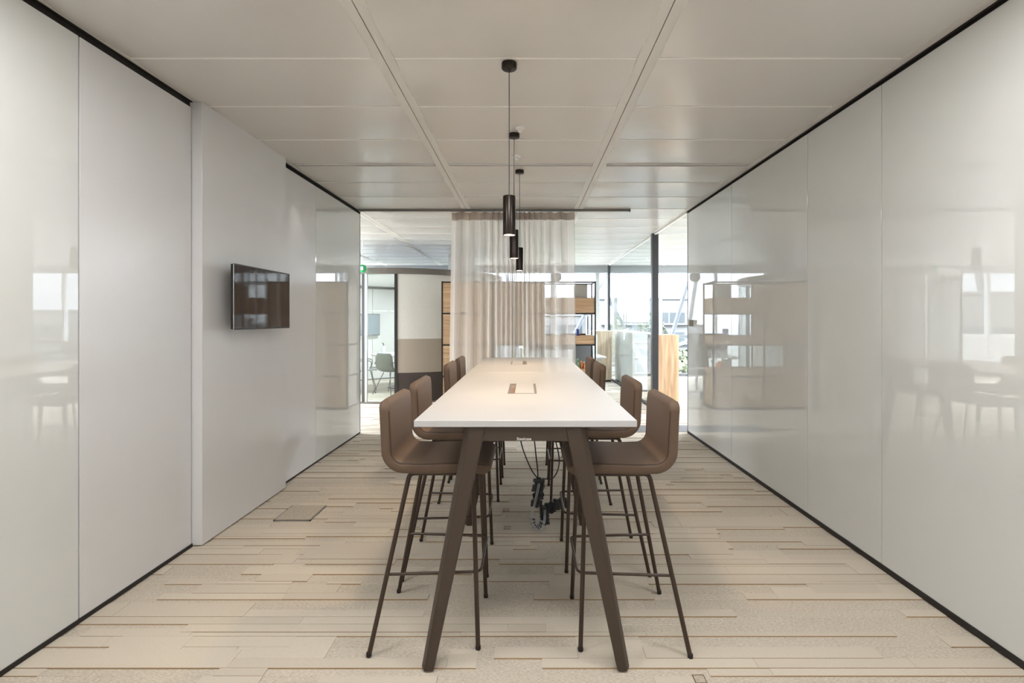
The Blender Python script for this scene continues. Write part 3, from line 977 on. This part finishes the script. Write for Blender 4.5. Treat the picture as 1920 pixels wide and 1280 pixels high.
bw = thing('glass_bowl', 'small clear bowl on the shelving tray just above the far right stool', 'bowl', (1.05, 8.2, zs[1] + .029))
MB().lathe(0, 0, [(.02, 0), (.05, .03), (.062, .075), (.058, .075), (.046, .033), (.016, .006)], 24).build('bowl', M['clear_plastic'], bw, True)
bw.children[0].name = 'bowl_wall'
bw.scale = (.8, .8, .8); bw.location.x = 1.04

# ------------------------------------------------------------------ oak and white storage beyond the glass
sc1 = thing('storage_cabinet', 'pale oak cabinet end with a long white rear side, against the glass partition', 'cabinet', (1.62, 11.7, 0))
MB().box(0, .40, 0, .9, .04, 1.21, bevel=.002).build('oak_body', M['oakpale'], sc1)
MB().box(.01, .39, .01, .89, 0, .04).build('plinth', M['blacktrim'], sc1)
sc2 = thing('storage_cabinet', 'long low white cabinet seen side-on behind the glass office partition', 'cabinet', (2.16, 10.05, 0))
MB().box(0, .42, 0, 2.0, .04, 1.21, bevel=.002).build('white_body', M['offwhite'], sc2)
MB().box(.01, .41, .01, 1.99, 0, .04).build('plinth', M['blacktrim'], sc2)
sc3 = thing('storage_cabinet', 'upright warm oak cabinet end standing just right of the dark post', 'cabinet', (2.22, 8.62, 0))
MB().box(0, .45, 0, .42, .04, 1.21, bevel=.002).build('oak_body', M['oakv'], sc3)
MB().box(.01, .44, .01, .41, 0, .04).build('plinth', M['blacktrim'], sc3)

# round column behind the shelving
struct(MB().cyl(-1.46, 11.0, 0, H, .30, n=48).build('trim_18', M['white']))
hs = thing('hanging_sign', 'small round grey sign hanging from the ceiling near the windows', 'sign', (.62, 10.4, H))
MB().tube([(0, 0, 0), (0, 0, -.42)], .003, 6).build('cord', M['lightplastic'], hs)
MB().lathe(0, 0, [(.02, -.42), (.10, -.44), (.11, -.5), (.10, -.56), (.06, -.60)], 28).build('sign_disc', M['grey'], hs, True)

# ------------------------------------------------------------------ meeting pod on the left
PCX, PCY, PR = -2.55, 10.6, 2.0
pod = thing('meeting_pod', 'round felt clad meeting pod with a bronze rim and glass door', 'meeting pod', (PCX, PCY, 0))
def arc(a0, a1, r0, r1, z0, z1, n=None):
    """curved slab, angles in degrees from the camera-facing side, positive to the right"""
    n = n or max(2, int(abs(a1 - a0) / 2.5))
    b = MB()
    rings = []
    for k in range(n + 1):
        a = math.radians(a0 + (a1 - a0) * k / n)
        s, c = math.sin(a), -math.cos(a)
        rings.append([(r0 * s, r0 * c, z0), (r1 * s, r1 * c, z0), (r1 * s, r1 * c, z1), (r0 * s, r0 * c, z1)])
    b.loft(rings)
    return b
arc(0, 360, PR - .06, PR + .02, 2.28, 2.385, 144).build('rim', M['rim'], pod, True)
MB().lathe(0, 0, [(PR - .04, 2.30), (PR - .04, 2.34)], 96).build('roof', M['white'], pod, True)
arc(0, 360, PR - .06, PR + .015, 0.0, .03, 144).build('base_ring', M['rim'], pod, True)
for a0, a1 in ((7.8, 58), (-215, -140)):
    arc(a0, a1, PR - .06, PR, 1.70, 2.28).build('felt_panel', M['felt1'], pod, True)
    arc(a0, a1, PR - .06, PR, 1.135, 1.695).build('felt_panel', M['felt1'], pod, True)
    if a0 > 0:
        p_ = arc(a0, a1, PR - .06, PR + .001, .54, 1.134).build('felt_panel', M['felt2'], pod, True); p_['label'] = 'beige felt band'
        p_ = arc(a0, a1, PR - .06, PR + .001, .03, .539).build('felt_panel', M['felt3'], pod, True); p_['label'] = 'dark brown felt band'
    else:
        arc(a0, a1, PR - .06, PR, .03, 1.134).build('felt_panel', M['felt1'], pod, True)
for a in (7.2, -9.3, -43, 58.6, 139.5):
    s, c = math.sin(math.radians(a)), -math.cos(math.radians(a))
    b = arc(a - .75, a + .75, PR - .065, PR + .012, .03, 2.28)
    b.build('post', M['black'] if a > -7 else M['grey'], pod)
arc(-8.5, -7.4, PR - .03, PR + .012, .03, 2.28).build('door_stile', M['alu'], pod)
dr = arc(-7.3, 6.4, PR - .02, PR - .01, .03, 2.28).build('glass_door', M['glass'], pod, True)
arc(-42, -10.1, PR - .02, PR - .01, .03, 2.28).build('glass_wall', M['glass'], pod, True)
arc(59.5, 138.7, PR - .02, PR - .01, .03, 2.28).build('glass_wall', M['glass'], pod, True)  # unseen glazed stretch, added so daylight brightens the pod
arc(-139.5, -43.8, PR - .06, PR, .03, 2.28).build('felt_panel', M['felt1'], pod, True)
arc(-215, -60, PR - .075, PR - .062, 2.235, 2.28).build('inner_trim', M['blacktrim'], pod, True)
# ventilation cap on the roof
MB().lathe(.42, -1.45, [(.26, 2.385), (.22, 2.405), (.05, 2.415)], 32).build('roof_vent', M['rim'], pod, True)
MB().lathe(0, 0, [(.001, 2.292), (.16, 2.292), (.16, 2.30), (.001, 2.30)], 32, cap=False).build('fill_disc', M['fill_emit'], pod)  # glowing disc and light below added to brighten the pod interior
ld = bpy.data.lights.new('pod_fill_light', 'AREA'); ld.shape = 'DISK'; ld.size = .3; ld.energy = 55; ld.color = (.88, .96, 1)
lo = bpy.data.objects.new('pod_fill_light', ld); C.objects.link(lo); lo.location = (0, 0, 2.285); lo.parent = pod

# inside the pod
ptb = thing('meeting_table', 'round white meeting table inside the glass fronted pod', 'table', (-2.75, 10.72, 0))
MB().cyl(0, 0, .715, .74, .62, n=48, bevel=.003).build('tabletop', M['table'], ptb, True)
MB().cyl(0, 0, .02, .715, .035, n=20).build('column', M['black'], ptb, True)
MB().cyl(0, 0, 0, .02, .28, n=32, bevel=.004).build('foot_plate', M['black'], ptb, True)
bt = thing('sanitizer_bottle', 'clear pump bottle standing on the round table inside the pod', 'bottle', (-3.17, 10.85, .74))
MB().lathe(0, 0, [(.034, 0), (.036, .01), (.036, .12), (.014, .15), (.014, .165)], 20).build('bottle_body', M['clear_plastic'], bt, True)
MB().lathe(0, 0, [(.016, .165), (.016, .185), (.006, .19), (.006, .21)], 16).box(-.035, .008, -.007, .007, .21, .222).build('pump', M['dark'], bt)
wsn = thing('wall_screen', 'grey wall screen on the rear felt wall inside the pod', 'screen', (-3.86, 11.85, 1.36), math.radians(46))
MB().box(-.32, .32, -.03, .0, -.26, .26, bevel=.004).build('housing', M['grey'], wsn)
MB().box(-.305, .305, -.034, -.03, -.245, .245).build('display', mat('dim_display', (0.16, 0.20, 0.22, 1), .3), wsn)
def shell_chair(lb, m, x, y, rz):
    t = thing('shell_chair', lb, 'chair', (x, y, 0), rz, 'shell chairs inside the pod')
    b = MB()
    # bucket: sweep from seat front over the bend up the back, curved side arms
    prof = [(.22, .435), (.16, .45), (.0, .44), (-.12, .445), (-.19, .50), (-.225, .62), (-.245, .74), (-.25, .82)]
    P = smooth_path([(x_, 0, z_) for x_, z_ in prof], 3)
    rows = []
    N = len(P)
    for i, p in enumerate(P):
        f = i / (N - 1)
        hw = .215 + .02 * math.sin(PI * f)
        if f < .08: hw *= .90 + f
        if f > .88: hw *= 1 - (f - .88) * 1.6
        row = []
        for k in range(13):
            u = -1 + 2 * k / 12
            lift = .05 * abs(u) ** 3 * (1 - f)
            fwd = .07 * abs(u) ** 2.2 * f
            row.append((p.x + fwd, u * hw, p.z + lift))
        rows.append(row)
    b.loft(rows, cap=False, closed=False)
    o = b.build('shell', m, t, True, 80)
    md = o.modifiers.new('thickness', 'SOLIDIFY'); md.thickness = .008
    for sx in (-1, 1):
        for sy in (-1, 1):
            MB().tube([(sx * .10, sy * .08, .438), (sx * .22 - .02, sy * .24, .004)], .008, 8).build('leg', M['black'], t, True)
    b = MB()
    for sy in (-1, 1):
        b.tube(smooth_path([(-.215, sy * .21, .60), (-.12, sy * .255, .655), (.08, sy * .255, .655), (.12, sy * .225, .60), (.08, sy * .17, .455)], 5), .008, 8)
    b.build('arm_rests', M['black'], t, True)
    return t
shell_chair('olive green shell chair seen from behind through the pod glass', M['olive'], -2.72, 9.78, math.radians(62))
shell_chair('added teal shell standing in for a reflected tint on the olive chair', M['teal'], -2.12, 9.95, math.radians(95))  # extra chair in place of the teal reflection on the olive one
shell_chair('pale shell chair with thin black legs at the left inside the pod', M['lightplastic'], -3.28, 9.98, math.radians(15))
M['exit'].node_tree.nodes['Principled BSDF'].inputs['Emission Strength'].default_value = .08
ex = thing('exit_sign', 'green and white round emergency exit sign beside the pod rim', 'exit sign', (-2.82, 8.42, 2.35))
MB().lathe(0, 0, [(.001, -.07), (.03, -.066), (.055, -.045), (.066, 0), (.055, .045), (.03, .066), (.001, .07)], 24, cap=False).build('lamp_body', M['exit'], ex, True)
MB().box(-.03, .03, -.07, -.062, -.03, .03, bevel=.003).build('pictogram_panel', M['exitwhite'], ex)
MB().tube([(0, 0, .065), (0, 0, H - 2.35)], .004, 6).build('hanger', M['white'], ex)

# ------------------------------------------------------------------ office desks and chairs near the windows
def desk(lb, x, y, rz, wd=1.6, mons=((-.4, 0), (.35, 0)), mlb=()):
    t = thing('office_desk', lb, 'desk', (x, y, 0), rz)
    MB().box(-wd / 2, wd / 2, -.4, .4, .715, .74, bevel=.003).build('desk_top', M['white'], t)
    for sx in (-1, 1):
        b = MB()
        xx = sx * (wd / 2 - .08)
        b.box(xx - .03, xx + .03, -.36, .36, 0, .025); b.box(xx - .03, xx + .03, -.04, .04, .025, .69); b.box(xx - .03, xx + .03, -.34, .34, .69, .715)
        b.build('leg', M['lightplastic'], t)
    MB().box(-wd / 2, wd / 2, .38, .405, .74, 1.16, bevel=.004).build('privacy_screen', M['offwhite'], t)
    mw = Matrix.Translation((x, y, 0)) @ Matrix.Rotation(rz, 4, 'Z')
    for (mx, tilt), l2 in zip(mons, mlb):
        p = mw @ Vector((mx, .12, .74))
        m_ = thing('monitor', l2, 'monitor', p, rz + tilt)
        MB().box(-.27, .27, -.012, .012, .11, .45, bevel=.006).build('housing', M['dark'], m_)
        MB().box(-.26, .26, -.0145, -.012, .125, .44).build('display', M['screen'], m_)
        MB().box(-.11, .11, -.09, .09, 0, .01, bevel=.003).box(-.02, .02, .012, .03, .01, .30).build('stand', M['lightplastic'], m_)
    return t
desk('white office desk with monitors behind the right end of the shelving', .75, 10.1, math.radians(5), 1.6, ((.22, -.35), (-.42, .1)),
     ('tilted dark monitor showing beside the right end of the shelving', 'dark monitor on the desk hidden behind the curtain'))
desk('white office desk left of the round pod', -6.6, 9.3, math.radians(-12), 1.8, ((-.4, 0), (.4, 0)),
     ('left monitor on the desk left of the pod', 'right monitor on the desk left of the pod'))
desk('white office desk by the left windows', -8.7, 10.6, math.radians(-12), 1.8, ((-.1, 0),), ('single monitor on the desk by the left windows',))
desk('white office desk inside the glass office on the right', 4.7, 10.6, 0, 1.6, ((0, 0),), ('monitor on the desk in the right glass office',))
def office_chair(lb, x, y, rz):
    t = thing('office_chair', lb, 'office chair', (x, y, 0), rz, 'mesh office chairs')
    MB().box(-.24, .24, -.24, .24, .45, .52, bevel=.03, seg=3).build('seat', M['mesh'], t, True)
    rows = []
    for i in range(9):
        f = i / 8
        rows.append([((-1 + 2 * k / 8) * (.22 - .05 * f * f), .24 + .06 * f + .03 * (1 - (-1 + 2 * k / 8) ** 2), .60 + .46 * f) for k in range(9)])
    b = MB().loft(rows, cap=False, closed=False)
    o = b.build('backrest', M['mesh'], t, True, 80)
    md = o.modifiers.new('thickness', 'SOLIDIFY'); md.thickness = .02
    MB().tube([(0, .05, .45), (0, .24, .46), (0, .30, .70)], .018, 8).build('back_support', M['lightplastic'], t, True)
    for s in (-1, 1):
        MB().tube(fillet([(s * .22, 0, .46), (s * .29, 0, .5), (s * .29, .02, .68)], .03), .014, 8).box(s * .29 - .035, s * .29 + .035, -.12, .12, .68, .71, bevel=.01).build('arm_rest', M['dark'], t, True)
    MB().cyl(0, 0, .10, .45, .025, n=14).build('gas_lift', M['chrome'], t, True)
    b = MB()
    for k in range(5):
        a = 2 * PI * k / 5
        b.tube([(0, 0, .115), (.29 * math.cos(a), .29 * math.sin(a), .075)], .02, 8, .012)
    b.build('star_base', M['lightplastic'], t, True)
    for k in range(5):
        a = 2 * PI * k / 5
        x_, y_ = .29 * math.cos(a), .29 * math.sin(a)
        bb = MB(); bb.lathe(0, 0, [(.028, -.02), (.03, -.014), (.03, .014), (.028, .02)], 14)
        bmesh.ops.transform(bb.bm, matrix=Matrix.Translation((x_, y_, .031)) @ Matrix.Rotation(PI / 2, 4, 'Y'), verts=bb.bm.verts)
        bb.build('caster', M['dark'], t, True)
    return t
office_chair('grey mesh office chair at the desk behind the shelving', .95, 9.35, math.radians(200))
office_chair('grey mesh office chair at the desk left of the pod', -6.3, 8.5, math.radians(170))
office_chair('grey mesh office chair in the right glass office', 4.4, 9.7, math.radians(190))

# ------------------------------------------------------------------ outside: braces, rail, buildings, trees
def brace(p, q, r, lb):
    o = thing('steel_brace', lb, 'brace', (0, 0, 0), 0, 'diagonal steel braces outside the facade')
    P, Q = Vector(p), Vector(q)
    o.location = Q
    MB().tube([P - Q, Vector((0, 0, 0))], r, 16).build('tube', M['steel_brace'], o, True)
    d = (P - Q).normalized()
    MB().tube([d * .02, d * .25], r * 1.25, 16).build('end_collar', M['steel_brace'], o, True)
brace((2.50, 13.5, 3.0), (3.46, 13.5, -.6), .055, 'steel brace crossing the window left of the dark post, steepest one')
brace((4.56, 13.5, 3.0), (3.58, 13.5, -.4), .055, 'steel brace leaning right behind the upright oak cabinet')
brace((5.3, 13.8, 1.15), (2.2, 13.8, .02), .045, 'shallow steel brace low behind the glass partition')
brace((.6, 13.8, -.34), (2.4, 13.8, 3.1), .055, 'steel brace behind the right end of the shelving')
brace((.75, 13.5, 3.0), (.75, 13.5, -.4), .07, 'upright steel tube outside the window behind the curtain')
brace((-.6, 13.7, 3.0), (-.1, 13.7, -.4), .055, 'steel brace outside the window behind the middle of the curtain')
brace((-8.2, 13.5, 3.0), (-8.9, 13.5, -.3), .10, 'thick steel tube outside the far left windows')
brace((6.6, 13.5, 3.0), (8.4, 13.5, -.4), .055, 'steel brace outside the far right windows')
gr = thing('guard_rail', 'grey horizontal guard rail outside the windows', 'railing', (0, 13.25, 0))
MB().box(-3, XB, -.02, .02, .98, 1.07).build('top_rail', M['steel_brace'], gr)
for x in (-2.9, 0.6, 5.2, 8.2, 11.5):
    MB().box(x - .015, x + .015, -.015, .015, -.35, .98).build('rail_post', M['steel_brace'], gr)
gslab = struct(MB().box(XA - .5, XB + .5, YF + .05, 14.1, -.45, -.35).build('trim_19', M['white']))

GZ = -19
struct(MB().box(-400, 400, 15, 500, GZ - .5, GZ).build('ground', M['ground']))
def building(lb, x0, x1, y0, y1, ztop, fh, bands, strip=True, first=None, railing=False):
    t = thing('office_building', lb, 'building', ((x0 + x1) / 2, (y0 + y1) / 2, GZ))
    hx, hy = (x1 - x0) / 2, (y1 - y0) / 2
    Ht = ztop - GZ
    MB().box(-hx, hx, -hy, hy, 0, Ht).build('wall', M['bldg'], t)
    MB().box(-hx - .2, hx + .2, -hy - .2, hy + .2, Ht, Ht + .25).build('roof', M['bldg'], t)
    z = Ht - (first or 2.0)
    for k in range(bands):
        if z - 1.6 < 0: break
        n = max(2, int((x1 - x0) / 2.6))
        for j in range(n):
            xa = -hx + .6 + j * (2 * hx - 1.2) / n
            MB().box(xa + .12, xa + (2 * hx - 1.2) / n - .12, -hy - .04, -hy + .02, z - 1.55, z).build('window', M['bldgwin'], t)
        MB().box(-hx + .2, hx - .2, -hy - .5, -hy, z - 1.85, z - 1.65).build('ledge', M['bldg'], t)
        z -= fh
    return t
building('white terraced office block with window bands, seen behind the glass partition', 11.0, 24.5, 74, 90, 4.6, 2.95, 5, first=2.0)
building('white windowed block seen between the dark post and the oak shelving', 1, 10.6, 88, 100, 2.2, 3.0, 5, first=1.6)
building('low white block at the right behind the upright oak cabinet', 30, 52, 95, 110, .6, 3.0, 4, first=1.4)
building('large white building outside the left windows', -47, -34.5, 48, 60, 4.0, 3.1, 3, first=3.2)
building('grey white block outside the far left windows', -62, -49.5, 55, 66, 1.8, 3.1, 4, first=1.3)
building('wide white block far behind the curtain', -30, -4, 95, 110, .4, 3.0, 4, first=1.4)
building('white block outside the far right windows', 40, 66, 60, 75, 2.5, 3.1, 4, first=1.6)
rnd = random.Random(9)
descr = ['pale', 'grey', 'small', 'broad', 'tall', 'flat roofed', 'sandy', 'dim']
for k in range(16):
    x = -190 + k * 26 + rnd.uniform(-5, 5); y = rnd.uniform(150, 240)
    wd = rnd.uniform(9, 20); zt = rnd.uniform(-6, 2.5)
    t = thing('town_house', 'distant hazy town block on the horizon beyond the windows', 'building', (x, y, GZ), 0, 'distant town blocks')
    MB().box(-wd / 2, wd / 2, -6, 6, 0, zt - GZ).build('wall', M['town'], t)
    MB().box(-wd / 2 - .4, wd / 2 + .4, -6.4, 6.4, zt - GZ, zt - GZ + .6).build('roof', M['bldg'], t)
def tree_mesh(seed, r):
    rnd = random.Random(seed)
    b = MB()
    for k in range(2600):
        v = Vector((rnd.gauss(0, 1), rnd.gauss(0, 1), rnd.gauss(0, 1))).normalized()
        rr = r * (.55 + .45 * rnd.random() ** .4) * (1 + .25 * noise.noise(v * 2.3 + Vector((seed, 0, 0))))
        p = Vector((v.x * rr, v.y * rr, v.z * rr * .85))
        a = Vector((rnd.gauss(0, 1), rnd.gauss(0, 1), rnd.gauss(0, 1))).normalized()
        c = a.cross(v).normalized() * .16; a = a * .16
        b.quad(p - a - c * .6, p + a - c * .6, p + a + c * .6, p - a + c * .6)
    return b
protoT = None
for i, (px, ytop, Y, r, lb) in enumerate(((1284, 655, 30, 2.6, 'tree crown low behind the oak cabinet at the right'),
                                      (1072, 640, 34, 2.6, 'tree crown seen under the open shelving tray'),
                                      (1215, 586, 66, 2.3, 'small tree on the terrace of the white block, right one'),
                                      (1158, 589, 66, 1.2, 'small tree on the terrace of the white block, left one'),
                                      (1000, 650, 52, 3.2, 'tree crown behind the middle of the curtain'),
                                      (1400, 640, 40, 3.4, 'tree crown outside the right glass office'))):
    zt = EYE - (ytop - 600) / 920 * Y
    x = (px - 988) / 920 * Y
    if protoT is None:
        protoT = thing('tree', lb, 'tree', (0, 0, GZ), 0, 'trees outside the windows')
        t = protoT
        tree_mesh(1, 2.6).build('crown', M['leaf'], t)
        MB().tube([(0, 0, 0), (.1, 0, 8), (0, 0, 14.5)], .28, 10, .12).build('trunk', M['bark'], t, True)
        t.children[0].location.z = 14.6
    else:
        t = copy_tree(protoT)
    s = (zt - GZ) / 16.9
    t.scale = (r / 2.6, r / 2.6, s)
    t.location = (x, Y, GZ)
    t['label'] = lb
